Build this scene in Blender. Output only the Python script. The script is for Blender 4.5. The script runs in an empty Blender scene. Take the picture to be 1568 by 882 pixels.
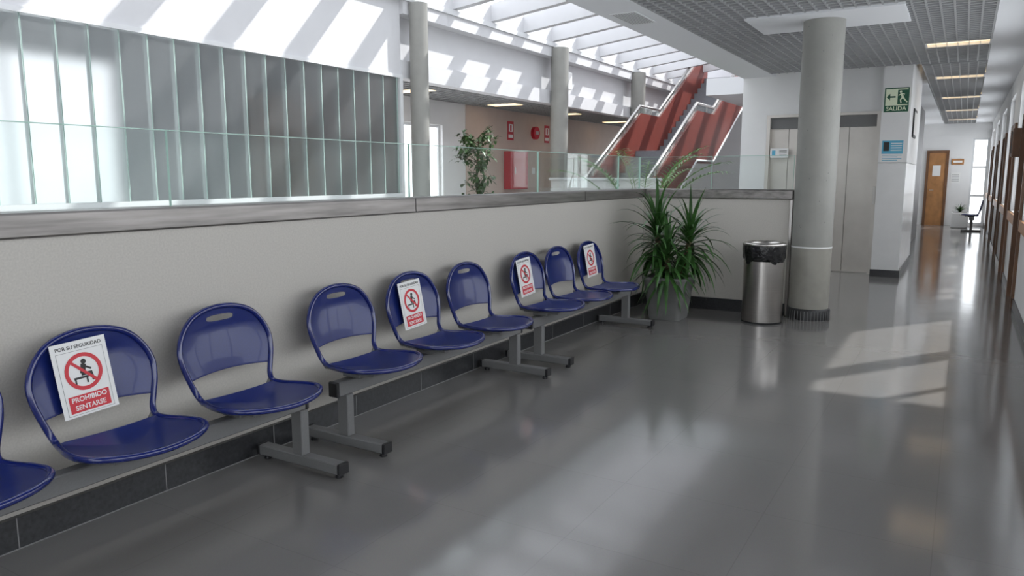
import bpy, math, random
from mathutils import Vector, Matrix
random.seed(7)
D = bpy.data
C = bpy.context
def link(o):
    C.scene.collection.objects.link(o); return o

# ---------------------------------------------------------------- materials
def mat(name, col, rough=0.5, metal=0.0, spec=0.5, var=0.0, vscale=20, bump=0.0, bscale=60, coat=0.0, stretch=None, emit=None, estr=0.0, rvar=0.0):
    m = D.materials.new(name); m.use_nodes = True
    nt = m.node_tree; b = nt.nodes['Principled BSDF']
    b.inputs['Base Color'].default_value = (*col, 1)
    b.inputs['Roughness'].default_value = rough
    b.inputs['Metallic'].default_value = metal
    b.inputs['Specular IOR Level'].default_value = spec
    b.inputs['Coat Weight'].default_value = coat
    if emit:
        b.inputs['Emission Color'].default_value = (*emit, 1)
        b.inputs['Emission Strength'].default_value = estr
    if var > 0 or bump > 0 or rvar > 0:
        tc = nt.nodes.new('ShaderNodeTexCoord'); mp = nt.nodes.new('ShaderNodeMapping')
        nt.links.new(tc.outputs['Object'], mp.inputs['Vector'])
        if stretch: mp.inputs['Scale'].default_value = stretch
        nz = nt.nodes.new('ShaderNodeTexNoise'); nz.inputs['Scale'].default_value = vscale; nz.inputs['Detail'].default_value = 5
        nt.links.new(mp.outputs[0], nz.inputs['Vector'])
        if var > 0:
            cr = nt.nodes.new('ShaderNodeValToRGB')
            cr.color_ramp.elements[0].position = 0.3; cr.color_ramp.elements[1].position = 0.7
            cr.color_ramp.elements[0].color = (*[max(0, c*(1-var)) for c in col], 1)
            cr.color_ramp.elements[1].color = (*[min(1, c*(1+var)) for c in col], 1)
            nt.links.new(nz.outputs['Fac'], cr.inputs[0]); nt.links.new(cr.outputs[0], b.inputs['Base Color'])
        if rvar > 0:
            mr = nt.nodes.new('ShaderNodeMapRange'); mr.inputs['To Min'].default_value = rough-rvar; mr.inputs['To Max'].default_value = rough+rvar
            nt.links.new(nz.outputs['Fac'], mr.inputs['Value']); nt.links.new(mr.outputs[0], b.inputs['Roughness'])
        if bump > 0:
            n2 = nt.nodes.new('ShaderNodeTexNoise'); n2.inputs['Scale'].default_value = bscale
            nt.links.new(mp.outputs[0], n2.inputs['Vector'])
            bp = nt.nodes.new('ShaderNodeBump'); bp.inputs['Strength'].default_value = bump; bp.inputs['Distance'].default_value = 0.01
            nt.links.new(n2.outputs['Fac'], bp.inputs['Height']); nt.links.new(bp.outputs[0], b.inputs['Normal'])
    return m

WHITE = mat('white_paint', (0.80,0.80,0.80), 0.6, var=0.02, vscale=3)
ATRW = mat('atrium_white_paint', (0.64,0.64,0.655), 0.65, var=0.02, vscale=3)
CEILW = mat('ceiling_white', (0.74,0.75,0.77), 0.6)
BENCHWALL = mat('speckled_vinyl_wall', (0.53,0.505,0.465), 0.55, var=0.07, vscale=120)
BEIGE = mat('beige_wall', (0.60,0.49,0.43), 0.6, var=0.03, vscale=4)
WAINS = mat('wainscot_tile', (0.72,0.72,0.715), 0.2, var=0.03, vscale=5)
SKIRT = mat('dark_stone_skirting', (0.03,0.031,0.034), 0.3, var=0.35, vscale=60)
JOINT = mat('joint', (0.25,0.25,0.25), 0.5)
STEEL = mat('brushed_steel', (0.55,0.53,0.51), 0.3, metal=1.0)
BINM = mat('brushed_bin_steel', (0.50,0.475,0.45), 0.30, metal=1.0, var=0.05, vscale=3, stretch=(1,1,40))
STEELD = mat('elevator_steel', (0.62,0.59,0.55), 0.36, metal=0.7, var=0.05, vscale=4)
FASCIA = mat('steel_fascia', (0.25,0.235,0.225), 0.33, metal=0.85, var=0.3, vscale=3, stretch=(4,0.8,12), rvar=0.08)
CONC = mat('painted_concrete', (0.28,0.278,0.258), 0.5, var=0.05, vscale=6, bump=0.12, bscale=30)
CONCL = mat('column_lower_paint', (0.31,0.30,0.265), 0.35, var=0.06, vscale=12)
DARKRUB = mat('black_rubber', (0.015,0.015,0.017), 0.45)
GRIDM = mat('grid_ceiling_grey', (0.34,0.345,0.35), 0.5)
VOID = mat('ceiling_void_black', (0.015,0.015,0.017), 0.9)
BLUE = mat('navy_blue_steel', (0.007,0.018,0.135), 0.33, coat=0.2, var=0.1, vscale=200)
BLUET = mat('navy_blue_tube', (0.006,0.014,0.125), 0.18, coat=0.6)
GREY = mat('grey_powdercoat', (0.18,0.18,0.182), 0.45, var=0.05, vscale=150)
GREYW = mat('grey_wall', (0.13,0.135,0.145), 0.6, var=0.05, vscale=3)
PAPER = mat('paper', (0.84,0.84,0.83), 0.55)
RED = mat('print_red', (0.62,0.035,0.05), 0.5)
BLACK = mat('print_black', (0.02,0.02,0.02), 0.5)
GREEN = mat('sign_green', (0.01,0.10,0.05), 0.4)
LUMI = mat('photoluminescent', (0.80,0.88,0.66), 0.4)
PBLUE = mat('poster_blue', (0.10,0.42,0.62), 0.4)
REDWALL = mat('red_stair_panel', (0.17,0.032,0.022), 0.45, var=0.08, vscale=3)
REDBOX = mat('red_cabinet', (0.50,0.010,0.03), 0.35)
STEP = mat('stair_step_grey', (0.20,0.21,0.23), 0.5, var=0.05, vscale=20)
WOOD = mat('wood_door', (0.42,0.20,0.075), 0.4, var=0.2, vscale=6, stretch=(1,8,0.7))
WOODD = mat('dark_wood', (0.16,0.075,0.035), 0.35, var=0.2, vscale=6, stretch=(1,8,0.7))
LEAF = mat('yucca_leaf', (0.040,0.110,0.026), 0.33, var=0.5, vscale=9)
LEAF2 = mat('palm_leaf', (0.12,0.25,0.05), 0.4, var=0.3, vscale=9)
LEAF3 = mat('ficus_leaf', (0.06,0.12,0.035), 0.4, var=0.5, vscale=6)
BARK = mat('bark', (0.12,0.085,0.05), 0.85, var=0.3, vscale=40, bump=0.4)
POT = mat('grey_pot', (0.20,0.20,0.195), 0.6, var=0.1, vscale=10)
SOIL = mat('soil', (0.03,0.02,0.015), 0.95)
BAG = mat('black_bag', (0.012,0.012,0.013), 0.22, bump=0.8, bscale=25)
LAMP = mat('luminaire_diffuser', (0.9,0.8,0.6), 0.5, emit=(1.0,0.72,0.40), estr=2.0)
SEAM = mat('glass_channel_edge', (0.50,0.62,0.58), 0.2)
ALU = mat('white_frame', (0.70,0.71,0.72), 0.4)
FARFLOOR = mat('far_floor', (0.42,0.41,0.40), 0.3, var=0.05, vscale=3)

def floor_mat():
    m = D.materials.new('polished_vinyl_floor'); m.use_nodes = True
    nt = m.node_tree; b = nt.nodes['Principled BSDF']
    tc = nt.nodes.new('ShaderNodeTexCoord')
    br = nt.nodes.new('ShaderNodeTexBrick'); br.offset = 0.0
    br.inputs['Color1'].default_value = (0.180,0.174,0.170,1); br.inputs['Color2'].default_value = (0.184,0.178,0.174,1)
    br.inputs['Mortar'].default_value = (0.160,0.155,0.151,1)
    br.inputs['Scale'].default_value = 1.0; br.inputs['Mortar Size'].default_value = 0.002; br.inputs['Brick Width'].default_value = 0.62; br.inputs['Row Height'].default_value = 0.62
    nt.links.new(tc.outputs['Object'], br.inputs['Vector'])
    nz = nt.nodes.new('ShaderNodeTexNoise'); nz.inputs['Scale'].default_value = 220
    nt.links.new(tc.outputs['Object'], nz.inputs['Vector'])
    mx = nt.nodes.new('ShaderNodeMixRGB'); mx.blend_type = 'OVERLAY'; mx.inputs[0].default_value = 0.10
    nt.links.new(br.outputs['Color'], mx.inputs[1]); nt.links.new(nz.outputs['Color'], mx.inputs[2])
    nt.links.new(mx.outputs[0], b.inputs['Base Color'])
    n3 = nt.nodes.new('ShaderNodeTexNoise'); n3.inputs['Scale'].default_value = 1.2; n3.inputs['Detail'].default_value = 3
    nt.links.new(tc.outputs['Object'], n3.inputs['Vector'])
    mr = nt.nodes.new('ShaderNodeMapRange'); mr.inputs['To Min'].default_value = 0.09; mr.inputs['To Max'].default_value = 0.15
    nt.links.new(n3.outputs['Fac'], mr.inputs['Value']); nt.links.new(mr.outputs[0], b.inputs['Roughness'])
    b.inputs['Specular IOR Level'].default_value = 0.75
    bp = nt.nodes.new('ShaderNodeBump'); bp.inputs['Strength'].default_value = 0.05; bp.inputs['Distance'].default_value = 0.02
    n4 = nt.nodes.new('ShaderNodeTexNoise'); n4.inputs['Scale'].default_value = 3.5
    nt.links.new(tc.outputs['Object'], n4.inputs['Vector']); nt.links.new(n4.outputs['Fac'], bp.inputs['Height']); nt.links.new(bp.outputs[0], b.inputs['Normal'])
    return m
FLOOR = floor_mat()

def glass_mat(name, tint, refl=0.5, rough=0.02, haze=0.0):
    m = D.materials.new(name); m.use_nodes = True; nt = m.node_tree
    nt.nodes.remove(nt.nodes['Principled BSDF']); out = nt.nodes['Material Output']
    t = nt.nodes.new('ShaderNodeBsdfTransparent'); t.inputs[0].default_value = (*tint,1)
    g = nt.nodes.new('ShaderNodeBsdfGlossy'); g.inputs['Roughness'].default_value = rough
    f = nt.nodes.new('ShaderNodeLayerWeight'); f.inputs['Blend'].default_value = 0.12
    mu = nt.nodes.new('ShaderNodeMath'); mu.operation='MULTIPLY'; mu.inputs[1].default_value = refl
    nt.links.new(f.outputs['Fresnel'], mu.inputs[0])
    mx = nt.nodes.new('ShaderNodeMixShader'); nt.links.new(mu.outputs[0], mx.inputs[0]); nt.links.new(t.outputs[0], mx.inputs[1]); nt.links.new(g.outputs[0], mx.inputs[2])
    last = mx
    if haze > 0:
        d = nt.nodes.new('ShaderNodeBsdfDiffuse'); d.inputs[0].default_value = (0.75,0.85,0.82,1)
        m2 = nt.nodes.new('ShaderNodeMixShader'); m2.inputs[0].default_value = haze
        nt.links.new(mx.outputs[0], m2.inputs[1]); nt.links.new(d.outputs[0], m2.inputs[2]); last = m2
    nt.links.new(last.outputs[0], out.inputs[0])
    return m
GLASS = glass_mat('balustrade_glass', (0.955,0.98,0.972), refl=0.45, haze=0.015)
GLASSE = mat('glass_edge', (0.40,0.60,0.52), 0.15)
WGLASS = glass_mat('window_glass', (0.98,0.99,0.99), refl=0.3)
SKYGL = glass_mat('skylight_glass', (0.70,0.72,0.74), refl=0.2)

def uglass():
    m = D.materials.new('translucent_channel_glass'); m.use_nodes = True; nt = m.node_tree
    nt.nodes.remove(nt.nodes['Principled BSDF']); out = nt.nodes['Material Output']
    t = nt.nodes.new('ShaderNodeBsdfTranslucent'); t.inputs[0].default_value = (0.75,0.80,0.81,1)
    d = nt.nodes.new('ShaderNodeBsdfDiffuse'); d.inputs[0].default_value = (0.17,0.175,0.18,1)
    r = nt.nodes.new('ShaderNodeBsdfRefraction'); r.inputs['Roughness'].default_value = 0.42; r.inputs['IOR'].default_value = 1.15; r.inputs[0].default_value = (0.94,0.95,0.95,1)
    g = nt.nodes.new('ShaderNodeBsdfGlossy'); g.inputs['Roughness'].default_value = 0.22
    a = nt.nodes.new('ShaderNodeMixShader'); a.inputs[0].default_value = 0.80; nt.links.new(t.outputs[0], a.inputs[1]); nt.links.new(r.outputs[0], a.inputs[2])
    b = nt.nodes.new('ShaderNodeMixShader'); b.inputs[0].default_value = 0.25; nt.links.new(a.outputs[0], b.inputs[1]); nt.links.new(d.outputs[0], b.inputs[2])
    c = nt.nodes.new('ShaderNodeMixShader'); c.inputs[0].default_value = 0.07; nt.links.new(b.outputs[0], c.inputs[1]); nt.links.new(g.outputs[0], c.inputs[2])
    nt.links.new(c.outputs[0], out.inputs[0]); return m
UGLASS = uglass()

# ---------------------------------------------------------------- mesh builder
class MB:
    def __init__(s): s.v=[]; s.f=[]; s.m=[]; s.s=[]; s.mats=[]
    def mi(s, m):
        if m not in s.mats: s.mats.append(m)
        return s.mats.index(m)
    def add(s, vs, fs, m, smooth=False):
        o=len(s.v); s.v += [tuple(v) for v in vs]; k=s.mi(m)
        for f in fs: s.f.append([i+o for i in f]); s.m.append(k); s.s.append(smooth)
    def box(s, x0,x1,y0,y1,z0,z1,m):
        vs=[(x0,y0,z0),(x1,y0,z0),(x1,y1,z0),(x0,y1,z0),(x0,y0,z1),(x1,y0,z1),(x1,y1,z1),(x0,y1,z1)]
        s.add(vs,[(0,3,2,1),(4,5,6,7),(0,1,5,4),(1,2,6,5),(2,3,7,6),(3,0,4,7)],m)
    def bbox(s, x0,x1,y0,y1,z0,z1,m,b=0.006):
        vs=[]; idx={}
        for i,x in enumerate((x0,x1)):
            for j,y in enumerate((y0,y1)):
                for k,z in enumerate((z0,z1)):
                    sx=b*(1-2*i); sy=b*(1-2*j); sz=b*(1-2*k)
                    idx[i,j,k]=len(vs); vs += [(x,y+sy,z+sz),(x+sx,y,z+sz),(x+sx,y+sy,z)]
        q=lambda i,j,k,a: idx[i,j,k]+a
        F=[]
        for i in (0,1): F.append([q(i,0,0,0),q(i,1,0,0),q(i,1,1,0),q(i,0,1,0)])
        for j in (0,1): F.append([q(0,j,0,1),q(1,j,0,1),q(1,j,1,1),q(0,j,1,1)])
        for k in (0,1): F.append([q(0,0,k,2),q(1,0,k,2),q(1,1,k,2),q(0,1,k,2)])
        for i in (0,1):
            for j in (0,1): F.append([q(i,j,0,0),q(i,j,1,0),q(i,j,1,1),q(i,j,0,1)])
            for k in (0,1): F.append([q(i,0,k,0),q(i,1,k,0),q(i,1,k,2),q(i,0,k,2)])
        for j in (0,1):
            for k in (0,1): F.append([q(0,j,k,1),q(1,j,k,1),q(1,j,k,2),q(0,j,k,2)])
        for t in idx.values(): F.append([t,t+1,t+2])
        s.add(vs,F,m)
    def lathe(s, cx,cy, prof, m, n=48, cap=True):
        vs=[];fs=[]
        for r,z in prof:
            for i in range(n):
                a=2*math.pi*i/n; vs.append((cx+r*math.cos(a),cy+r*math.sin(a),z))
        for j in range(len(prof)-1):
            for i in range(n): fs.append((j*n+i,j*n+(i+1)%n,(j+1)*n+(i+1)%n,(j+1)*n+i))
        s.add(vs,fs,m,True)
        if cap:
            for j in (0,len(prof)-1):
                if prof[j][0]>0.001: s.add([vs[j*n+i] for i in range(n)],[tuple(range(n))],m)
    def tube(s, pts, r, m, n=10, closed=False):
        P=[Vector(p) for p in pts]; N=len(P); vs=[];fs=[]
        up=None
        for i in range(N):
            if closed: t=(P[(i+1)%N]-P[i-1])
            else: t=P[min(i+1,N-1)]-P[max(i-1,0)]
            t.normalize()
            if up is None:
                up = Vector((0,0,1)) if abs(t.z)<0.9 else Vector((1,0,0))
            up = (up-t*up.dot(t)).normalized(); sd=t.cross(up)
            rr = r[i] if isinstance(r,(list,tuple)) else r
            for k in range(n):
                a=2*math.pi*k/n; vs.append(P[i]+(up*math.cos(a)+sd*math.sin(a))*rr)
        R=N if closed else N-1
        for i in range(R):
            for k in range(n):
                fs.append((i*n+k,i*n+(k+1)%n,((i+1)%N)*n+(k+1)%n,((i+1)%N)*n+k))
        s.add(vs,fs,m,True)
        if not closed:
            s.add([vs[k] for k in range(n)],[tuple(range(n))],m); s.add([vs[(N-1)*n+k] for k in range(n)],[tuple(range(n))],m)
    def prismx(s, poly, x0,x1, m):
        n=len(poly); vs=[(x0,y,z) for y,z in poly]+[(x1,y,z) for y,z in poly]
        fs=[tuple(range(n)),tuple(range(n,2*n))]+[(i,(i+1)%n,n+(i+1)%n,n+i) for i in range(n)]
        s.add(vs,fs,m)
    def leaf(s, base, d, L, w, droop, m, seg=7, fold=0.35):
        d=Vector(d).normalized(); p=Vector(base); vs=[];fs=[]
        side=d.cross(Vector((0,0,1)))
        if side.length<0.05: side=Vector((1,0,0))
        side.normalize()
        for i in range(seg+1):
            t=i/seg; ww=w*min(1,(0.45+2.2*t))*(1-t**2.2)+0.0008
            nrm=side.cross(d).normalized()
            vs += [p-side*ww+nrm*ww*fold, p.copy(), p+side*ww+nrm*ww*fold]
            d=(d+Vector((0,0,-droop*(0.3+t)/seg))).normalized()
            p=p+d*(L/seg)
        for i in range(seg):
            a=i*3; fs += [(a,a+1,a+4,a+3),(a+1,a+2,a+5,a+4)]
        s.add(vs,fs,m,True)
    def obj(s, name, loc=(0,0,0), parent=None, solid=0):
        me=D.meshes.new(name); me.from_pydata(s.v,[],s.f)
        for m in s.mats: me.materials.append(m)
        me.polygons.foreach_set('material_index', s.m); me.polygons.foreach_set('use_smooth', s.s)
        import bmesh
        bm=bmesh.new(); bm.from_mesh(me); bmesh.ops.recalc_face_normals(bm, faces=bm.faces); bm.to_mesh(me); bm.free()
        me.update()
        o=link(D.objects.new(name, me)); o.location=loc
        if parent: o.parent=parent
        return o

def wall(name, axis, a0,a1, c0,c1, z0,z1, m, holes=(), extra=None):
    b=MB()
    def put(p,q,r,t):
        if q-p<1e-4 or t-r<1e-4: return
        if axis=='y': b.box(c0,c1,p,q,r,t,m)
        else: b.box(p,q,c0,c1,r,t,m)
    cur=a0
    for h in sorted(holes):
        put(cur,h[0],z0,z1); put(h[0],h[1],z0,h[2]); put(h[0],h[1],h[3],z1); cur=h[1]
    put(cur,a1,z0,z1)
    if extra: extra(b)
    return b.obj(name)

def window(name, axis, a0,a1, c, z0,z1, nv=1, nh=0, m=ALU, t=0.05):
    b=MB()
    def put(p,q,r,s_,mm=m,dd=t/2):
        if axis=='y': b.box(c-dd,c+dd,p,q,r,s_,mm)
        else: b.box(p,q,c-dd,c+dd,r,s_,mm)
    put(a0,a1,z0,z0+t); put(a0,a1,z1-t,z1); put(a0,a0+t,z0+t,z1-t); put(a1-t,a1,z0+t,z1-t)
    for i in range(nv):
        p=a0+(a1-a0)*(i+1)/(nv+1); put(p-t/2,p+t/2,z0+t,z1-t)
    for i in range(nh):
        p=z0+(z1-z0)*(i+1)/(nh+1); put(a0+t,a1-t,p-t/2,p+t/2)
    put(a0+t,a1-t,z0+t,z1-t,WGLASS,0.004)
    return b.obj(name)

CH=2.86
# ---------------------------------------------------------------- floor
b=MB(); b.box(-3.0,0.6,-3.2,12.0,-0.1,0.0,FLOOR); b.box(-4.2,0.6,12.0,25.2,-0.1,0.0,FLOOR); b.obj('floor')
b=MB(); b.box(-9.2,-3.0,-0.2,12.0,-0.1,0.0,FARFLOOR); b.box(-9.2,-4.2,12.0,22.2,-0.1,0.0,FARFLOOR); b.obj('floor_atrium')

# ---------------------------------------------------------------- bench wall (parapet)
b=MB()
b.box(-3.12,-3.0,-3.2,7.97,0,1.17,BENCHWALL)
b.box(-3.0,-1.45,7.85,7.97,0,1.17,BENCHWALL)
b.obj('wall_left')
b=MB()
b.bbox(-3.16,-2.975,-3.2,7.995,1.17,1.265,FASCIA,0.008)
b.bbox(-2.975,-1.44,7.825,7.995,1.17,1.265,FASCIA,0.008)
b.bbox(-1.47,-1.44,7.83,7.99,0.0,1.17,STEEL,0.004)
for y in (0.9,3.8,6.3): b.box(-2.9745,-2.973,y,y+0.004,1.172,1.262,DARKRUB)
b.obj('trim_1')
b=MB()
b.box(-3.0,-2.975,-3.2,7.85,0,0.125,SKIRT); b.box(-2.975,-1.47,7.822,7.85,0,0.125,SKIRT)
b.box(-2.998,-2.972,-3.2,7.83,0.0,0.004,JOINT)
y=-3.0
while y<7.8:
    b.box(-2.9755,-2.9742,y,y+0.004,0.0,0.125,JOINT); y+=0.62
b.obj('baseboard_left')
b=MB()
y=-3.0
while y<7.7:
    y1=min(y+1.72,7.92)
    b.box(-3.085,-3.073,y,y1-0.012,1.265,1.60,GLASS); b.box(-3.086,-3.072,y,y1-0.012,1.60,1.604,GLASSE)
    b.box(-3.087,-3.071,y1-0.0125,y1-0.0115,1.265,1.60,GLASSE)
    y=y1
for x0,x1 in ((-3.07,-2.28),(-2.268,-1.46)):
    b.box(x0,x1,7.905,7.917,1.265,1.60,GLASS); b.box(x0,x1,7.904,7.918,1.60,1.604,GLASSE); b.box(x1-0.004,x1,7.904,7.918,1.265,1.60,GLASSE)
b.obj('glass_balustrade')

# ---------------------------------------------------------------- column
def column(name,x,y,r,h,base=True):
    b=MB()
    if base:
        b.lathe(x,y,[(r,0.1),(r,0.72)],CONCL,64,False)
        b.lathe(x,y,[(r+0.003,0.705),(r+0.003,0.72)],WHITE,64,False)
        b.lathe(x,y,[(r,0.72),(r,h)],CONC,64,False)
        b.lathe(x,y,[(r+0.016,0.0),(r+0.016,0.095),(r+0.001,0.11)],DARKRUB,64,False)
        for i in range(40):
            a=2*math.pi*i/40
            b.box(x+(r+0.016)*math.cos(a)-0.003,x+(r+0.016)*math.cos(a)+0.003,y+(r+0.016)*math.sin(a)-0.003,y+(r+0.016)*math.sin(a)+0.003,0.0,0.09,GREY)
        for i in range(55):
            a=random.uniform(0,6.28); z=random.uniform(0.8,h-0.05); q=random.uniform(0.0025,0.0045)
            px,py=x+(r-0.002)*math.cos(a),y+(r-0.002)*math.sin(a)
            b.box(px-q,px+q,py-q,py+q,z-q,z+q,GREY)
    else:
        b.lathe(x,y,[(r,0.0),(r,h)],CONC,40,False)
        b.lathe(x,y,[(r+0.01,0.0),(r+0.01,0.1)],DARKRUB,40,False)
    return b.obj(name)
column('concrete_column',-1.25,7.87,0.187,CH-0.012)
column('atrium_column',-7.22,9.37,0.14,3.95,False)
column('atrium_column',-7.22,14.0,0.18,3.95,False)
column('atrium_column',-7.22,18.3,0.18,3.95,False)
b=MB(); b.bbox(-7.38,-7.28,14.45,14.70,3.2,3.55,PAPER,0.01); b.obj('emergency_light')

# ---------------------------------------------------------------- ceiling
def grid(name,x0,x1,y0,y1,p,holes=()):
    b=MB()
    def cut(lo,hi,iv):
        segs=[(lo,hi)]
        for a,c in iv:
            ns=[]
            for s0,s1 in segs:
                if c<=s0 or a>=s1: ns.append((s0,s1)); continue
                if a>s0: ns.append((s0,a))
                if c<s1: ns.append((c,s1))
            segs=ns
        return segs
    x=x0
    while x<=x1+1e-4:
        for s0,s1 in cut(y0,y1,[(h[2],h[3]) for h in holes if h[0]<x<h[1]]): b.box(x-0.008,x+0.008,s0,s1,CH,CH+0.035,GRIDM)
        x+=p
    y=y0
    while y<=y1+1e-4:
        for s0,s1 in cut(x0,x1,[(h[0],h[1]) for h in holes if h[2]<y<h[3]]): b.box(s0,s1,y-0.012,y+0.012,CH-0.001,CH+0.034,GRIDM)
        y+=p
    return b.obj(name)
lamps=[(-0.5,0.14,y-0.16,y+0.16) for y in (0.3,3.5,6.75,10.0,13.3,16.7,20.0,23.2)]
colpan=(-1.9,-0.55,7.45,8.3)
grid('ceiling_grid',-2.52,0.13,-3.0,11.6,0.106,[colpan]+lamps)
grid('ceiling_grid',-0.6,0.13,11.7,25.0,0.106,lamps)
for h in lamps:
    b=MB(); b.box(h[0],h[1],h[2],h[3],CH+0.03,CH+0.05,LAMP)
    for x in (h[0],h[1]-0.02): b.box(x,x+0.02,h[2],h[3],CH-0.004,CH+0.03,ALU)
    for y in (h[2],h[3]-0.02): b.box(h[0]+0.02,h[1]-0.02,y,y+0.02,CH-0.004,CH+0.03,ALU)
    for i in range(1,6):
        x=h[0]+(h[1]-h[0])*i/6; b.box(x-0.003,x+0.003,h[2]+0.02,h[3]-0.02,CH,CH+0.028,ALU)
    b.obj('ceiling_luminaire')
b=MB()
b.box(-3.0,-2.53,-3.2,11.9,CH,CH+0.3,CEILW)
b.box(0.14,0.6,-3.2,25.2,CH,CH+0.3,CEILW)
b.box(-2.53,0.14,-3.2,-3.02,CH,CH+0.3,CEILW)
b.box(colpan[0],colpan[1],colpan[2],colpan[3],CH-0.012,CH+0.05,CEILW)
b.box(-4.2,-0.62,14.0,25.2,CH,CH+0.3,CEILW)
b.box(-2.9,0.6,-3.2,25.2,CH+0.3,CH+0.4,VOID)
b.box(-2.9,-2.65,6.6,7.15,CH-0.006,CH,ALU)
for i in range(9): b.box(-2.88+i*0.025,-2.872+i*0.025,6.63,7.12,CH-0.008,CH-0.004,JOINT)
b.obj('ceiling')
b=MB(); b.box(0.71,1.85,-4,7.6,2.9,3.1,CEILW); b.box(0.71,1.5,11.3,25.2,2.9,3.1,CEILW); b.obj('added_sun_blocker')  # unseen slabs added to block sun; the gap lets a floor patch through
b=MB(); b.box(-3.0,-2.9,-3.2,12.26,CH+0.3,4.7,WHITE); b.box(-3.0,-2.9,12.26,22.2,0,4.7,WHITE); b.obj('wall_upper_storey')

# ---------------------------------------------------------------- right wall
dr=[(9.6,10.6),(12.2,13.2),(15.0,16.0),(18.2,19.2),(21.6,22.6)]
wn=[(-2.6,7.6),(7.75,9.5),(10.8,12.0),(13.4,14.8),(16.2,18.0),(19.4,21.4),(22.8,24.7)]  # first opening is out of view, added to light the bench wall
wall('wall_right','y',-3.2,25.2,0.55,0.7,0,CH,WHITE,[(a,c,0.95,2.6) for a,c in wn]+[(a,c,0,2.1) for a,c in dr])
k=10
for a,c in wn:
    window('window_%d'%k,'y',a,c,0.63,0.95,2.6,int((c-a)/1.1) if a>9 or a<0 else 0,0); k+=1
for i,(a,c) in enumerate(dr):
    b=MB(); b.box(0.60,0.64,a+0.05,c-0.05,0.005,2.05,WOOD if i%2 else WOODD)
    for y in (a,c-0.06): b.box(0.52,0.70,y,y+0.06,0,2.1,WOODD)
    b.box(0.52,0.70,a+0.06,c-0.06,2.04,2.1,WOODD)
    b.tube([(0.60,c-0.14,1.0),(0.56,c-0.14,1.0),(0.56,c-0.26,1.0)],0.009,STEEL,8)
    b.obj('door_%d'%(i+2))
b=MB()
prev=-3.2
for a,c in dr+[(25.0,25.0)]:
    b.box(0.535,0.55,prev,a,0,0.1,SKIRT); b.bbox(0.525,0.55,prev,a,0.82,0.94,WOOD,0.004); prev=c
b.obj('baseboard_right')
b=MB(); b.bbox(0.44,0.55,10.62,10.78,1.62,1.95,WOODD,0.01); b.box(0.435,0.44,10.64,10.76,1.66,1.91,BLACK); b.obj('wall_notice_box')
wall('wall_back','x',-3.2,0.7,-3.3,-3.2,0,CH+0.4,WHITE,[(-2.6,0.1,0.3,2.5)])
window('window_2','x',-2.6,0.1,-3.25,0.3,2.5,2,1)

# ---------------------------------------------------------------- elevator wall + block
def ex(b):
    b.box(-1.05,-0.70,11.65,14.1,0,1.58,WAINS); b.box(-1.05,-0.70,11.65,14.1,1.58,CH+0.3,WHITE)
    b.box(-1.055,-0.695,11.645,14.1,1.575,1.583,JOINT)
wall('wall_elevator','x',-3.0,-1.05,11.9,12.25,0,CH+0.3,WHITE,[(-2.62,-2.02,0,2.3),(-1.9,-1.07,0,2.3)],ex)
b=MB(); b.box(-1.06,-0.685,11.635,11.65,0,0.1,SKIRT); b.box(-0.70,-0.685,11.65,14.1,0,0.1,SKIRT); b.box(-3.0,-2.62,11.885,11.9,0,0.1,SKIRT); b.obj('baseboard_block')
for x0,x1 in ((-2.62,-2.02),(-1.9,-1.07)):
    b=MB()
    b.box(x0,x0+0.05,11.88,12.1,0,2.3,STEELD); b.box(x1-0.05,x1,11.88,12.1,0,2.3,STEELD); b.box(x0+0.05,x1-0.05,11.96,12.1,2.1,2.3,GREY)
    b.box(x0+0.05,x1-0.05,11.88,11.96,2.26,2.3,STEELD)
    xm=(x0+x1)/2
    b.box(x0+0.05,xm-0.003,12.02,12.05,0.01,2.1,STEELD); b.box(xm+0.003,x1-0.05,12.02,12.05,0.01,2.1,STEELD)
    b.box(x0+0.05,x1-0.05,11.95,12.06,0.0,0.01,STEEL); b.box(x0,x1,12.1,12.2,0,2.3,BLACK)
    b.bbox(x1-0.042,x1-0.008,11.868,11.88,1.0,1.25,STEEL,0.003)
    b.obj('elevator_door')
wall('wall_corridor_left','y',14.1,20.2,-1.05,-0.9,0,CH,GREY)
wall('wall_alcove','y',20.2,25.2,-4.3,-4.2,0,CH+0.3,WHITE)
wall('wall_alcove_side','x',-4.2,-1.05,20.1,20.2,0,CH,WHITE)
wall('wall_far','x',-4.3,0.7,25.0,25.15,0,CH+0.3,WHITE,[(-3.6,-1.3,0.1,2.5),(0.12,0.52,0.05,2.45)])
window('window_3','x',-3.6,-1.3,25.07,0.1,2.5,2,0)
window('window_4','x',0.12,0.52,25.07,0.05,2.45,0,2)
b=MB()
b.box(-0.92,-0.50,24.96,25.0,0,2.05,WOOD); b.box(-0.99,-0.92,24.94,25.0,0,2.12,WOODD); b.box(-0.50,-0.43,24.94,25.0,0,2.12,WOODD); b.box(-0.92,-0.5,24.94,25.0,2.05,2.12,WOODD)
b.tube([(-0.86,24.96,1.0),(-0.86,24.9,1.0),(-0.76,24.9,1.0)],0.01,STEEL,8)
b.box(-0.82,-0.62,24.953,24.96,1.4,1.7,PAPER)
b.obj('door_1')
b=MB(); b.bbox(-0.36,-0.06,24.97,25.0,1.72,1.88,WOOD,0.005); b.box(-0.32,-0.1,24.966,24.97,1.77,1.83,PAPER); b.obj('door_plaque')
b=MB(); b.box(-0.36,-0.12,24.99,25.0,1.2,1.5,PAPER)
for i in range(5): b.box(-0.33,-0.15,24.988,24.99,1.25+i*0.045,1.262+i*0.045,JOINT)
b.obj('wall_notice')

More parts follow.
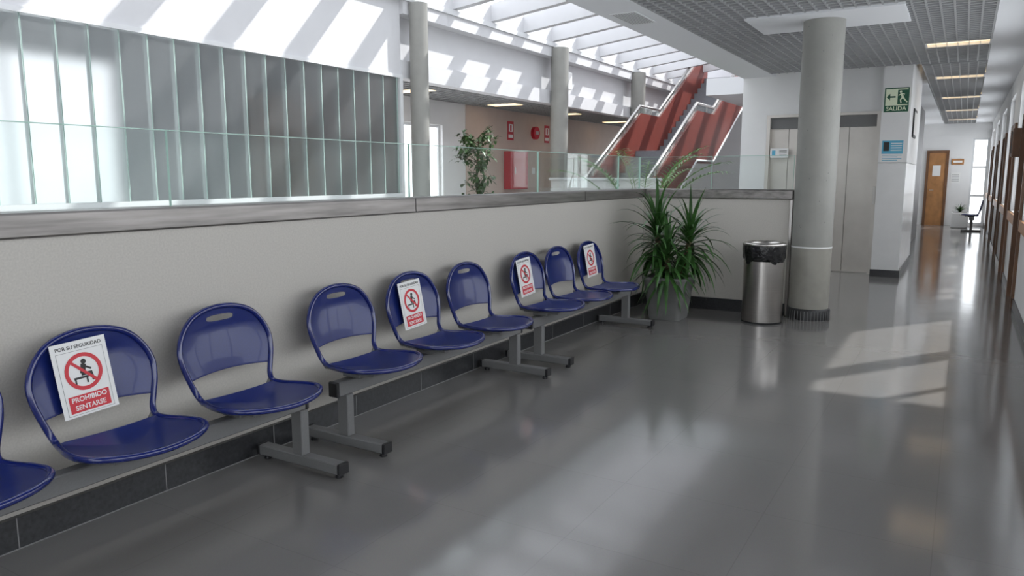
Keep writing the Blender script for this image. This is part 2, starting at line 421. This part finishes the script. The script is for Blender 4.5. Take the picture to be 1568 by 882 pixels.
# ---------------------------------------------------------------- atrium far side
b=MB()
y=0.05; n=0
while y<9.05:
    y1=min(y+0.31,9.05)
    b.box(-7.40,-7.393,y+0.006,y1-0.006,1.14,2.86,UGLASS)
    b.box(-7.45,-7.39,y1-0.008,y1-0.002,1.14,2.86,SEAM)
    b.box(-7.45,-7.39,y1+0.003,y1+0.007,1.14,2.86,SEAM)
    y=y1
b.box(-7.47,-7.36,0,9.15,1.091,1.14,ALU); b.box(-7.47,-7.36,0,9.15,2.85,2.90,ALU); b.box(-7.47,-7.36,9.08,9.15,1.14,2.85,ALU)
b.obj('channel_glass_screen')
b=MB()
b.box(-7.55,-7.36,0,9.15,0,1.09,ATRW); b.box(-7.6,-7.4,0,9.15,2.90,4.04,ATRW)
b.box(-7.60,-7.38,9.15,22.0,CH,3.12,ATRW); b.box(-7.75,-7.55,9.15,22.0,3.12,3.78,ATRW); b.box(-7.60,-7.33,9.15,22.0,3.78,4.04,ATRW)
b.box(-7.45,-7.30,0,22,3.97,4.05,ALU)
b.obj('wall_atrium_far')
wall('wall_far_side','y',0.0,9.05,-9.2,-9.0,0,CH+0.3,GREYW,[(0.6,5.7,0.3,2.8)])
wall('wall_far_side_end','y',9.05,22.2,-9.2,-9.0,0,CH+0.3,WHITE,[(9.9,12.4,0.05,2.4)])
b=MB(); b.box(-9.0,-8.985,13.2,21.9,0,CH,BEIGE); b.obj('wall_panel_beige')
b=MB(); b.box(-8.99,-8.95,7.6,8.9,0,2.6,WOOD); b.obj('wall_panel_wood')
window('window_5','y',0.6,5.7,-9.1,0.3,2.8,3,0)
window('window_6','y',9.9,12.4,-9.1,0.05,2.4,1,0)
wall('wall_partition','x',-9.0,-7.5,9.0,9.1,0,CH,BEIGE)
b=MB(); b.box(-9.2,-7.62,0,22.2,CH+0.3,CH+0.45,VOID); b.obj('ceiling_far_side')
g2=MB()
x=-8.95
while x<-7.62: g2.box(x-0.012,x+0.012,9.15,22,CH,CH+0.05,GRIDM); x+=0.17
y=9.2
while y<22: g2.box(-8.98,-7.62,y-0.012,y+0.012,CH+0.001,CH+0.049,GRIDM); y+=0.17
g2.obj('ceiling_grid_far')
for y in (10.6,13.6,16.4,19.4):
    b=MB(); b.box(-8.6,-7.95,y-0.16,y+0.16,CH-0.012,CH-0.002,LAMP); b.box(-8.62,-7.93,y-0.18,y+0.18,CH-0.005,CH+0.02,ALU); b.obj('ceiling_luminaire')
wall('wall_atrium_near','x',-9.2,-3.0,-0.15,0.0,0,5,ATRW)
wall('wall_atrium_end','x',-9.2,-2.9,22.0,22.2,0,5,ATRW,[(-8.6,-7.6,0.1,2.4),(-4.9,-3.3,0.4,2.9)])
window('window_7','x',-4.9,-3.3,22.1,0.4,2.9,1,1)
window('window_8','x',-8.6,-7.6,22.1,0.1,2.4,0,0)
b=MB(); b.box(-6.05,-4.15,11.45,11.6,0,1.33,WHITE); b.bbox(-6.08,-4.12,11.42,11.63,1.33,1.37,ALU,0.006); b.obj('stairwell_low_wall')
# skylight
b=MB()
y=0.2
def zr(x): return 4.1+(x+7.4)/4.4*0.6
while y<22:
    vs=[]
    for yy in (y-0.07,y+0.07):
        vs += [(-7.4,yy,zr(-7.4)-0.02),(-3.0,yy,zr(-3.0)-0.1),(-3.0,yy,zr(-3.0)+0.25),(-7.4,yy,zr(-7.4)+0.28)]
    b.add(vs,[(0,1,2,3),(4,5,6,7),(0,1,5,4),(1,2,6,5),(2,3,7,6),(3,0,4,7)],ATRW)
    y+=1.15
for x in (-5.9,-4.5): b.box(x-0.04,x+0.04,0,22,zr(x)+0.12,zr(x)+0.24,ATRW)
b.add([(-7.4,0,zr(-7.4)+0.29),(-3.0,0,zr(-3.0)+0.26),(-3.0,22,zr(-3.0)+0.26),(-7.4,22,zr(-7.4)+0.29)],[(0,1,2,3)],SKYGL)
b.box(-7.6,-7.36,0,22.0,4.06,4.36,ATRW)
b.obj('window_9')

# stairs
b=MB()
def nz_(y):
    P=[(12.9,0),(16.35,1.956),(17.6,1.956),(21.28,4.05)]
    for (a,za),(c,zc) in zip(P,P[1:]):
        if y<=c: return za+(zc-za)*(y-a)/(c-a)
    return 4.05
XL,XR=-6.40,-5.10
ys=[12.9,16.35,17.6,21.28]
for x in (XL,XR):
    top=[(yy,nz_(yy)+0.84) for yy in ys]; bot=[(yy,max(0,nz_(yy)-0.28)) for yy in ys]
    b.prismx([(12.9,0.0)]+top+bot[::-1][:-1]+[(13.4,0.0)], x-0.04, x+0.04, REDWALL)
    for k in range(3):
        a,c=ys[k],ys[k+1]
        b.prismx([(a,nz_(a)+0.84),(c,nz_(c)+0.84),(c,nz_(c)+0.98),(a,nz_(a)+0.98)],x-0.006,x+0.006,GLASS)
    b.tube([(x,yy,nz_(yy)+1.0) for yy in [12.75]+ys],0.032,STEEL,10)
    for i in range(11):
        yy=13.1+i*0.8; b.tube([(x,yy,nz_(yy)+0.82),(x,yy,nz_(yy)+1.0)],0.012,STEEL,8)
    b.tube([(x+0.045,yy,nz_(yy)-0.22+0.0) for yy in ys[0:1]+ys[1:]],0.025,ALU,8)
n=12
for i in range(n):
    y0=12.9+i*0.2875; z=(i+1)*0.163
    b.box(XL+0.04,XR-0.04,y0,y0+0.30,max(0,z-0.30),z,STEP)
b.box(XL+0.04,XR-0.04,16.35,17.6,1.72,1.955,STEP)
for i in range(13):
    y0=17.6+i*0.283; z=1.956+(i+1)*0.161
    b.box(XL+0.04,XR-0.04,y0,min(y0+0.30,21.28),z-0.30,z,STEP)
b.obj('staircase')
b=MB(); b.box(-6.9,-3.0,21.3,21.99,3.85,4.05,ATRW); b.obj('upper_landing')

b=MB(); b.bbox(-8.98,-8.80,14.7,15.5,1.1,1.95,REDBOX,0.01); b.box(-8.80,-8.795,14.78,15.42,1.18,1.87,REDBOX); b.bbox(-8.795,-8.77,14.86,14.89,1.45,1.6,STEEL,0.003); b.obj('fire_hose_cabinet')
def ex_sign(name,y,z,w,h):
    b=MB(); b.box(-8.985,-8.975,y-w/2,y+w/2,z-h/2,z+h/2,REDBOX)
    b.box(-8.975,-8.972,y-w*0.32,y+w*0.32,z-h*0.05,z+h*0.35,PAPER); b.box(-8.972,-8.97,y-w*0.12,y+w*0.12,z,z+h*0.3,REDBOX)
    b.box(-8.975,-8.972,y-w*0.38,y+w*0.38,z-h*0.38,z-h*0.2,PAPER); b.obj(name)
ex_sign('fire_hose_sign',15.0,2.42,0.26,0.42)
ex_sign('fire_alarm_sign',16.75,2.42,0.24,0.42)
b=MB(); b.box(-8.985,-8.96,16.0,16.12,1.45,1.6,PAPER); b.obj('wall_switch')
b=MB()
N=24; R=0.15
vs=[(-8.985,16.1+R*math.cos(2*math.pi*i/N),2.42+R*math.sin(2*math.pi*i/N)) for i in range(N)]+[(-8.90,16.1+R*math.cos(2*math.pi*i/N),2.42+R*math.sin(2*math.pi*i/N)) for i in range(N)]
b.add(vs,[tuple(range(N)),tuple(range(N,2*N))]+[(i,(i+1)%N,N+(i+1)%N,N+i) for i in range(N)],REDBOX)
b.box(-8.90,-8.885,16.03,16.17,2.38,2.46,STEEL)
b.obj('fire_alarm_bell')

# ---------------------------------------------------------------- chair
def spline(pts,k=6,closed=False):
    P=[Vector(p) for p in pts]; out=[]; n=len(P)
    for i in range(n if closed else n-1):
        p0=P[i-1] if (closed or i>0) else P[0]; p1=P[i]; p2=P[(i+1)%n]; p3=P[(i+2)%n] if (closed or i+2<n) else P[-1]
        for j in range(k):
            t=j/k
            out.append(0.5*((2*p1)+(-p0+p2)*t+(2*p0-5*p1+4*p2-p3)*t*t+(-p0+3*p1-3*p2+p3)*t**3))
    if not closed: out.append(P[-1])
    return out
half=[(-.220,0,.812),(-.216,.09,.802),(-.207,.165,.770),(-.196,.218,.71),(-.182,.243,.645),(-.168,.240,.58),(-.155,.222,.515),(-.142,.205,.462),(-.115,.200,.432),(-.06,.212,.425),(.03,.236,.428),(.12,.240,.432),(.19,.205,.432),(.24,.12,.426),(.258,0,.422)]
full=half+[(x,-y,z) for x,y,z in half[-2:0:-1]]
loop=spline(full,5,True)
def chair_mesh():
    b=MB()
    b.tube(loop,0.0125,BLUET,12,True)
    def hw(z):
        pts=[p for p in loop if p.y>=0 and p.z>0.46]
        pts.sort(key=lambda p:p.z)
        for a,c in zip(pts,pts[1:]):
            if a.z<=z<=c.z:
                t=(z-a.z)/max(1e-6,c.z-a.z); return a.y+(c.y-a.y)*t, a.x+(c.x-a.x)*t
        return (pts[-1].y,pts[-1].x) if z>pts[-1].z else (pts[0].y,pts[0].x)
    zb=0.515
    pts=sorted([p for p in loop if p.y>=-1e-6 and p.z>zb],key=lambda p:-p.z)
    R=[(p.y,p.z) for p in pts]
    w0=hw(zb)[0]
    R.append((w0,zb))
    bottom=[(w0*(1-2*i/14), zb+0.012*(1-(1-2*i/14)**2)) for i in range(1,14)]
    outline=R+bottom+[(-y,z) for y,z in R[::-1][:-1]]
    cz=0.760
    M=96
    def ray(a):
        dx,dz=math.sin(a),math.cos(a); best=0
        for i in range(len(outline)):
            (x1,z1),(x2,z2)=outline[i],outline[(i+1)%len(outline)]
            z1-=cz; z2-=cz; ex_,ez=x2-x1,z2-z1
            det=dx*(-ez)+dz*ex_
            if abs(det)<1e-9: continue
            t=(x1*(-ez)+z1*ex_)/det; u=(dx*z1-dz*x1)/det
            if t>0 and -1e-6<=u<=1+1e-6: best=max(best,t)
        return best
    K=12
    def bx(y,z):
        w,x=hw(z); w=max(w,0.03); return x-0.030*(1-min(1,(y/max(w,.08))**2))*min(1,max(0,(0.817-z)/0.1))
    vs=[];fs=[]
    for j in range(K+1):
        t=j/K
        for i in range(M):
            a=2*math.pi*i/M
            c=math.cos(a); sz=0.017*(abs(c)**0.6)*(1 if c>0 else -1)
            sy = 0.075*(abs(math.sin(a))**0.8)*(1 if math.sin(a)>0 else -1)
            r=ray(a)
            oy,oz=r*math.sin(a),r*math.cos(a)
            y=sy+(oy-sy)*t; z=cz+sz+(oz-sz)*t
            vs.append((bx(y,z),y,z))
    for j in range(K):
        for i in range(M): fs.append((j*M+i,j*M+(i+1)%M,(j+1)*M+(i+1)%M,(j+1)*M+i))
    b.add(vs,fs,BLUE,True)
    b.add([(x-0.004,y,z) for x,y,z in vs],fs,BLUE,True)
    b.tube([(v[0]-0.002,v[1],v[2]) for v in vs[:M]],0.003,BLUE,6,True)
    b.tube([(bx(y,z)-0.002,y,z) for y,z in [(w0,zb)]+bottom+[(-w0,zb)]],0.004,BLUE,6)
    so=[p for p in loop if p.z<0.435 and p.x>-0.112]
    rear=[Vector((-0.105+0.02*(1-(q/0.2)**2),q,0.43)) for q in (0.18,0.12,0.06,0,-0.06,-0.12,-0.18)]
    ol=so+rear
    ol.sort(key=lambda p: math.atan2(p.y,p.x-0.07))
    n=len(ol); vs=[(0.07,0,0.408)];fs=[];K=8
    for j in range(1,K+1):
        t=j/K
        for p in ol:
            x=0.07+(p.x-0.07)*t; y=p.y*t; z=0.408+(p.z+0.004-0.408)*(t**2.2)
            vs.append((x,y,z))
    for i in range(n): fs.append((0,1+i,1+(i+1)%n))
    for j in range(K-1):
        for i in range(n): fs.append((1+j*n+i,1+j*n+(i+1)%n,1+(j+1)*n+(i+1)%n,1+(j+1)*n+i))
    b.add(vs,fs,BLUE,True); b.add([(x,y,z-0.004) for x,y,z in vs],fs,BLUE,True)
    b.tube([(p.x,p.y,p.z) for p in rear],0.005,BLUE,6)
    for yy in (-0.13,0.13):
        b.bbox(-0.13,0.16,yy-0.02,yy+0.02,0.386,0.405,GREY,0.004)
    b.bbox(-0.05,0.07,-0.15,0.15,0.367,0.388,GREY,0.004)
    for sgn in (-1,1): b.tube([(-0.10,sgn*0.13,0.395),(-0.135,sgn*0.18,0.41),(-0.135,sgn*0.203,0.445)],0.009,GREY,8)
    return b
cm=None
PX=-2.665
chairY=[1.02,1.61,2.225,2.975,3.595,4.20,5.01,5.55,6.15]
for y in chairY:
    if cm is None:
        o=chair_mesh().obj('waiting_chair',(PX,y,0)); cm=o.data
    else:
        o=link(D.objects.new('waiting_chair',cm)); o.location=(PX,y,0)
def frame(y0,y1,legs):
    b=MB()
    b.bbox(PX-0.03,PX+0.03,y0,y1,0.292,0.366,GREY,0.005)
    for e,s in ((y0,-1),(y1,1)): b.bbox(PX-0.032,PX+0.032,min(e,e+s*0.02),max(e,e+s*0.02),0.290,0.368,DARKRUB,0.005)
    for l in legs:
        b.bbox(PX-0.035,PX+0.035,l-0.025,l+0.025,0.07,0.292,GREY,0.004)
        b.bbox(-2.93,-2.40,l-0.03,l+0.03,0.022,0.072,GREY,0.005)
        b.bbox(-2.405,-2.385,l-0.032,l+0.032,0.02,0.074,DARKRUB,0.004); b.bbox(-2.945,-2.925,l-0.032,l+0.032,0.02,0.074,DARKRUB,0.004)
        for x in (-2.42,-2.90): b.lathe(x,l,[(0.018,0.0),(0.02,0.004),(0.012,0.022)],DARKRUB,16)
    b.obj('seating_beam_frame')
frame(0.75,2.49,[0.95,2.475]); frame(2.72,4.55,[2.79,4.51]); frame(4.72,6.62,[4.87,6.57])

# ---------------------------------------------------------------- flat signs
def basis(loc, right, up, sc=1.0):
    r=Vector(right).normalized(); u=Vector(up).normalized(); n=r.cross(u).normalized(); u=n.cross(r)
    M=Matrix(((r.x,u.x,n.x,loc[0]),(r.y,u.y,n.y,loc[1]),(r.z,u.z,n.z,loc[2]),(0,0,0,1))); return M@Matrix.Scale(sc,4)
def text(s, size, x,y,z, m, parent, bold=0.0, name='lettering'):
    cu=D.curves.new(name,'FONT'); cu.body=s; cu.size=size; cu.align_x='CENTER'; cu.align_y='CENTER'; cu.extrude=0.0002; cu.offset=bold
    cu.materials.append(m); o=link(D.objects.new(name,cu)); o.parent=parent; o.location=(x,y,z); return o
def disc(b,cx,cy,r0,r1,z,m,n=48):
    vs=[];fs=[]
    for i in range(n):
        a=2*math.pi*i/n; vs += [(cx+r0*math.cos(a),cy+r0*math.sin(a),z),(cx+r1*math.cos(a),cy+r1*math.sin(a),z)]
    for i in range(n):
        j=(i+1)%n; fs.append((2*i,2*i+1,2*j+1,2*j))
    b.add(vs,fs,m)
def bar(b,p,q,w,z,m):
    p=Vector((*p,z)); q=Vector((*q,z)); s=(q-p).normalized().cross(Vector((0,0,1)))*w/2
    b.add([p-s,q-s,q+s,p+s],[(0,1,2,3)],m)
def prohib(y,roll,dz=0.0):
    e=link(D.objects.new('prohibition_sign',None)); e.empty_display_size=0.1
    up=Vector((-0.16,math.sin(roll)*-1,1)).normalized(); rt=Vector((0,math.cos(roll),math.sin(roll)))
    e.matrix_world=basis((PX-0.170,y,0.641+dz),rt,up,0.92)
    b=MB(); W,H=0.115,0.155
    b.add([(-W,-H,0),(W,-H,0.0),(W,H,0.0),(-W,H,0.0)],[(0,1,2,3)],PAPER)
    z=0.001
    for a in ((-0.097,-0.147,0.097,-0.1455),(-0.097,0.113,0.097,0.1145)): b.add([(a[0],a[1],z),(a[2],a[1],z),(a[2],a[3],z),(a[0],a[3],z)],[(0,1,2,3)],JOINT)
    for x in (-0.097,0.0955): b.add([(x,-0.147,z),(x+0.0015,-0.147,z),(x+0.0015,0.1145,z),(x,0.1145,z)],[(0,1,2,3)],JOINT)
    cx,cy=0,0.024
    disc(b,cx+0.006,cy+0.04,0.0001,0.011,z,BLACK,20)
    bar(b,(cx+0.004,cy+0.03),(cx-0.006,cy-0.008),0.022,z,BLACK)
    bar(b,(cx-0.012,cy-0.010),(cx+0.032,cy-0.012),0.014,z+.0001,BLACK)
    bar(b,(cx+0.028,cy-0.006),(cx+0.034,cy-0.045),0.011,z+.0002,BLACK)
    bar(b,(cx+0.0,cy+0.024),(cx+0.032,cy+0.004),0.008,z+.0003,BLACK)
    bar(b,(cx-0.045,cy-0.024),(cx+0.015,cy-0.024),0.009,z+.0004,BLACK)
    bar(b,(cx-0.04,cy-0.024),(cx-0.04,cy-0.048),0.007,z+.0005,BLACK); bar(b,(cx+0.008,cy-0.024),(cx+0.008,cy-0.05),0.007,z+.0006,BLACK)
    disc(b,cx,cy,0.062,0.078,z+.0010,RED)
    bar(b,(cx-0.047,cy+0.047),(cx+0.047,cy-0.047),0.012,z+.0012,RED)
    b.add([(-0.085,-0.138,z),(0.085,-0.138,z),(0.085,-0.068,z),(-0.085,-0.068,z)],[(0,1,2,3)],RED)
    o=b.obj('printed_sheet',parent=e)
    text('POR SU SEGURIDAD',0.021,0,0.131,0.0012,BLACK,e,0.0002)
    text('PROHIBIDO',0.028,0,-0.086,0.0014,PAPER,e,0.0005)
    text('SENTARSE',0.028,0,-0.120,0.0014,PAPER,e,0.0005)
prohib(chairY[1]-0.045,0.05); prohib(chairY[4]-0.025,0.06,-.012); prohib(chairY[6]-0.05,0.07,-.005); prohib(chairY[8]-0.01,0.06,0.01)

e=link(D.objects.new('exit_sign',None)); e.matrix_world=basis((-0.875,11.638,2.42),(1,0,0),(0,0,1))
b=MB(); b.box(-0.15,0.15,-0.16,0.16,-0.01,0.0,LUMI); z=0.001
for a in ((-0.15,-0.16,0.15,-0.075),(-0.15,0.145,0.15,0.16),(-0.15,-0.075,-0.135,0.145),(0.135,-0.075,0.15,0.145),(0.01,-0.06,0.135,0.13)):
    b.add([(a[0],a[1],z),(a[2],a[1],z),(a[2],a[3],z),(a[0],a[3],z)],[(0,1,2,3)],GREEN)
disc(b,0.045,0.105,0.0001,0.015,z+.001,LUMI,16)
bar(b,(0.05,0.085),(0.075,0.03),0.028,z+.001,LUMI); bar(b,(0.072,0.035),(0.045,0.0),0.018,z+.0012,LUMI); bar(b,(0.045,0.0),(0.055,-0.045),0.014,z+.0014,LUMI)
bar(b,(0.076,0.03),(0.105,-0.01),0.018,z+.0016,LUMI); bar(b,(0.105,-0.008),(0.13,-0.035),0.014,z+.0018,LUMI); bar(b,(0.05,0.08),(0.02,0.055),0.011,z+.002,LUMI); bar(b,(0.06,0.08),(0.095,0.07),0.011,z+.0022,LUMI)
bar(b,(-0.015,0.04),(-0.09,0.04),0.022,z+.001,GREEN); b.add([(-0.125,0.04,z+.001),(-0.08,0.085,z+.001),(-0.08,-0.005,z+.001)],[(0,1,2)],GREEN)
b.obj('sign_panel',parent=e); text('SALIDA',0.075,0,-0.117,0.002,LUMI,e,0.001)
e=link(D.objects.new('information_poster',None)); e.matrix_world=basis((-0.885,11.644,1.74),(1,0,0),(0,0,1))
b=MB(); b.box(-0.14,0.14,-0.15,0.15,-0.004,0,PAPER)
for a in ((-0.13,-0.04,0.13,0.14),): b.add([(a[0],a[1],z),(a[2],a[1],z),(a[2],a[3],z),(a[0],a[3],z)],[(0,1,2,3)],PBLUE)
for i in range(4): bar(b,(-0.12,-0.06-i*0.022),(0.12-(i%2)*0.05,-0.06-i*0.022),0.008,z,PBLUE)
b.add([(-0.11,0.0,z+.001),(-0.04,0.0,z+.001),(-0.04,0.12,z+.001),(-0.11,0.12,z+.001)],[(0,1,2,3)],BLACK)
for i in range(4): bar(b,(-0.02,0.1-i*0.03),(0.115,0.1-i*0.03),0.012,z+.001,PAPER)
b.obj('poster_sheet',parent=e)
e=link(D.objects.new('elevator_notice',None)); e.matrix_world=basis((-2.42,11.872,1.74),(1,0,0),(0,0,1))
b=MB(); b.box(-0.13,0.13,-0.07,0.07,-0.004,0,PAPER)
for i in range(3): bar(b,(-0.0,0.03-i*0.03),(0.11,0.03-i*0.03),0.01,z,BLACK)
bar(b,(-0.08,-0.04),(-0.08,0.04),0.05,z,PBLUE); b.obj('notice_sheet',parent=e)
b=MB(); b.bbox(-0.7,-0.68,12.3,12.9,1.95,2.35,BLACK,0.004); b.box(-0.68,-0.678,12.34,12.86,1.99,2.31,PAPER); b.obj('framed_notice')

# ---------------------------------------------------------------- bin
bx_,by_=-1.60,7.42
b=MB()
b.lathe(bx_,by_,[(0.17,0.0),(0.185,0.005),(0.187,0.02),(0.187,0.60)],BINM,64,False)
b.lathe(bx_,by_,[(0.189,0.0),(0.189,0.018)],DARKRUB,64,False)
n=64; vs=[];fs=[]
prof=[(0.190,0.60),(0.194,0.635),(0.197,0.68),(0.198,0.72),(0.196,0.75)]
for j,(r,zz) in enumerate(prof):
    for i in range(n):
        a=2*math.pi*i/n; k=0.004*math.sin(a*13+j)+0.003*math.sin(a*29+2*j)
        dz=(0.02*math.sin(a*4+1)+0.012*math.sin(a*9)) if j==0 else 0
        vs.append((bx_+(r+k)*math.cos(a),by_+(r+k)*math.sin(a),zz+dz))
for j in range(len(prof)-1):
    for i in range(n): fs.append((j*n+i,j*n+(i+1)%n,(j+1)*n+(i+1)%n,(j+1)*n+i))
b.add(vs,fs,BAG,True)
b.lathe(bx_,by_,[(0.198,0.745),(0.204,0.75),(0.204,0.765),(0.195,0.772),(0.165,0.775),(0.155,0.765),(0.15,0.70)],STEEL,64,False)
b.lathe(bx_,by_,[(0.152,0.69),(0.151,0.40)],BAG,48,False)
b.lathe(bx_,by_,[(0.15,0.40),(0.001,0.39)],BAG,48,False)
b.obj('waste_bin')

# ---------------------------------------------------------------- yucca plant
b=MB()
cx,cy=-2.45,7.16
def sqring(hw,z,k=6,rad=0.3):
    out=[]
    for q in range(4):
        a0=math.pi/2*q
        for i in range(k+1):
            a=a0+math.pi/2*i/k; r=hw*rad
            ccx=(hw-r)*(1 if q in (0,3) else -1); ccy=(hw-r)*(1 if q in (0,1) else -1)
            out.append((cx+ccx+r*math.cos(a),cy+ccy+r*math.sin(a),z))
    return out
rings=[sqring(0.155,0.0),sqring(0.16,0.02),sqring(0.205,0.38),sqring(0.215,0.39),sqring(0.215,0.42),sqring(0.195,0.42),sqring(0.19,0.37)]
n=len(rings[0]); vs=[p for r in rings for p in r]; fs=[]
for j in range(len(rings)-1):
    for i in range(n): fs.append((j*n+i,j*n+(i+1)%n,(j+1)*n+(i+1)%n,(j+1)*n+i))
b.add(vs,fs,POT,True); b.add(rings[-1],[tuple(range(n))],SOIL); b.add(rings[0],[tuple(range(n))],POT)
heads=[((-0.13,-0.02),0.84,90,0.52),((0.18,0.05),0.80,84,0.50),((0.02,-0.14),0.62,70,0.48)]
for (hx,hy),hz,nl,L in heads:
    p0=(cx+hx*0.5,cy+hy*0.5,0.36); top=Vector((cx+hx,cy+hy,hz))
    b.tube([p0,(cx+hx*0.8,cy+hy*0.8,hz*0.6+0.1),tuple(top)],[0.03,0.026,0.024],BARK,10)
    for i in range(nl):
        a=i*2.39996+random.uniform(-.2,.2); t=i/nl
        el=math.radians(84-132*t+random.uniform(-8,8))
        d=(math.cos(el)*math.cos(a),math.cos(el)*math.sin(a),math.sin(el))
        base=top+Vector((0,0,0.04-0.26*t))
        LL=L*random.uniform(.75,1.1)
        end=base+Vector(d)*LL
        if end.x<-2.92 or end.y>7.75: LL*=0.62
        b.leaf(base,d,LL,0.021,random.uniform(1.1,2.9),LEAF,9,0.3)
b.obj('yucca_plant')

b=MB()
px_,py_=-4.03,10.45
b.lathe(px_,py_,[(0.15,0),(0.2,0.35),(0.2,0.38),(0.18,0.38),(0.17,0.34)],POT,32); b.lathe(px_,py_,[(0.17,0.34),(0.001,0.34)],SOIL,24,False)
for k in range(14):
    a=k*2.4; el=math.radians(86-20*(k/14)); d=Vector((math.cos(el)*math.cos(a),math.cos(el)*math.sin(a),math.sin(el)))
    p=Vector((px_+0.03*math.cos(a),py_+0.03*math.sin(a),0.36)); path=[p.copy()]
    for i in range(14):
        t=i/14; d=(d+Vector((math.cos(a)*0.05,math.sin(a)*0.05,-0.17*t*t))).normalized(); p=p+d*0.122; path.append(p.copy())
        if i>6:
            sd=d.cross(Vector((0,0,1))).normalized()
            for sgn in (-1,1):
                for off in (0.0,0.06): b.leaf(p+d*off,(d*0.7+sd*sgn*0.8),0.26*(1.15-t*0.5),0.011,0.8,LEAF2,4,0.2)
    b.tube(path,0.006,LEAF2,6)
b.obj('areca_palm')
b=MB()
fx,fy=-6.6,10.0
b.lathe(fx,fy,[(0.2,0),(0.26,0.45),(0.26,0.48),(0.23,0.48),(0.22,0.43)],POT,32); b.lathe(fx,fy,[(0.22,0.43),(0.001,0.43)],SOIL,24,False)
b.tube([(fx,fy,0.4),(fx+0.03,fy,0.9),(fx-0.02,fy+0.02,1.4),(fx+0.04,fy,2.0)],[0.03,0.025,0.02,0.01],BARK,8)
for k in range(46):
    z0=random.uniform(0.9,2.0); a=random.uniform(0,6.28); L=random.uniform(0.2,0.45)*(1.0 if z0>1.6 else .7)
    p0=Vector((fx,fy,z0)); p1=p0+Vector((math.cos(a)*L,math.sin(a)*L,random.uniform(0.05,0.22)))
    b.tube([p0,(p0+p1)/2+Vector((0,0,0.03)),p1],[0.006,0.004,0.003],BARK,5)
    for i in range(17):
        q=p0.lerp(p1,random.uniform(0.3,1.05))+Vector([random.uniform(-.05,.05) for _ in range(3)])
        b.leaf(q,(random.uniform(-1,1),random.uniform(-1,1),random.uniform(-.7,.5)),random.uniform(.07,.12),0.026,0.9,LEAF3,3,0.2)
b.obj('ficus_tree')

b=MB(); qx,qy=-0.05,24.0
b.bbox(qx-0.2,qx+0.2,qy-0.2,qy+0.2,0,0.42,PAPER,0.02); b.box(qx-0.17,qx+0.17,qy-0.17,qy+0.17,0.42,0.425,SOIL)
for i in range(34):
    a=i*2.4; el=math.radians(random.uniform(25,80)); b.leaf((qx,qy,0.42),(math.cos(el)*math.cos(a),math.cos(el)*math.sin(a),math.sin(el)),random.uniform(.18,.32),0.018,1.4,LEAF,5)
b.obj('planter_box')
o=link(D.objects.new('waiting_chair',cm)); o.location=(0.22,22.4,0.0); o.rotation_euler=(0,0,math.radians(180))
b=MB(); b.bbox(0.16,0.28,22.1,22.7,0.30,0.366,GREY,0.005); b.bbox(0.19,0.25,22.37,22.43,0.05,0.3,GREY,0.004); b.bbox(0.0,0.44,22.37,22.43,0.0,0.05,GREY,0.004); b.obj('chair_pedestal')

# ---------------------------------------------------------------- light
w=D.worlds.new('World'); C.scene.world=w; w.use_nodes=True
bg=w.node_tree.nodes['Background']; bg.inputs[0].default_value=(0.93,0.955,1.0,1); bg.inputs[1].default_value=3.5
sd=D.lights.new('sun','SUN'); sd.energy=8; sd.angle=math.radians(1.2); sd.color=(1,0.97,0.93)
so=link(D.objects.new('sun',sd)); dv=Vector((-0.42,-0.62,-0.74)); so.rotation_euler=dv.to_track_quat('-Z','Y').to_euler(); so.location=(0,10,12)

# ---------------------------------------------------------------- camera
cd=D.cameras.new('camera'); cd.sensor_width=36; cd.lens=1175/1600*36; cd.clip_start=0.05
co=link(D.objects.new('camera',cd)); co.location=(0,0,1.4); co.rotation_euler=(math.radians(90-8.47),0,math.radians(30.8))
C.scene.camera=co
C.scene.view_settings.view_transform='Standard'
C.scene.view_settings.exposure=-0.12
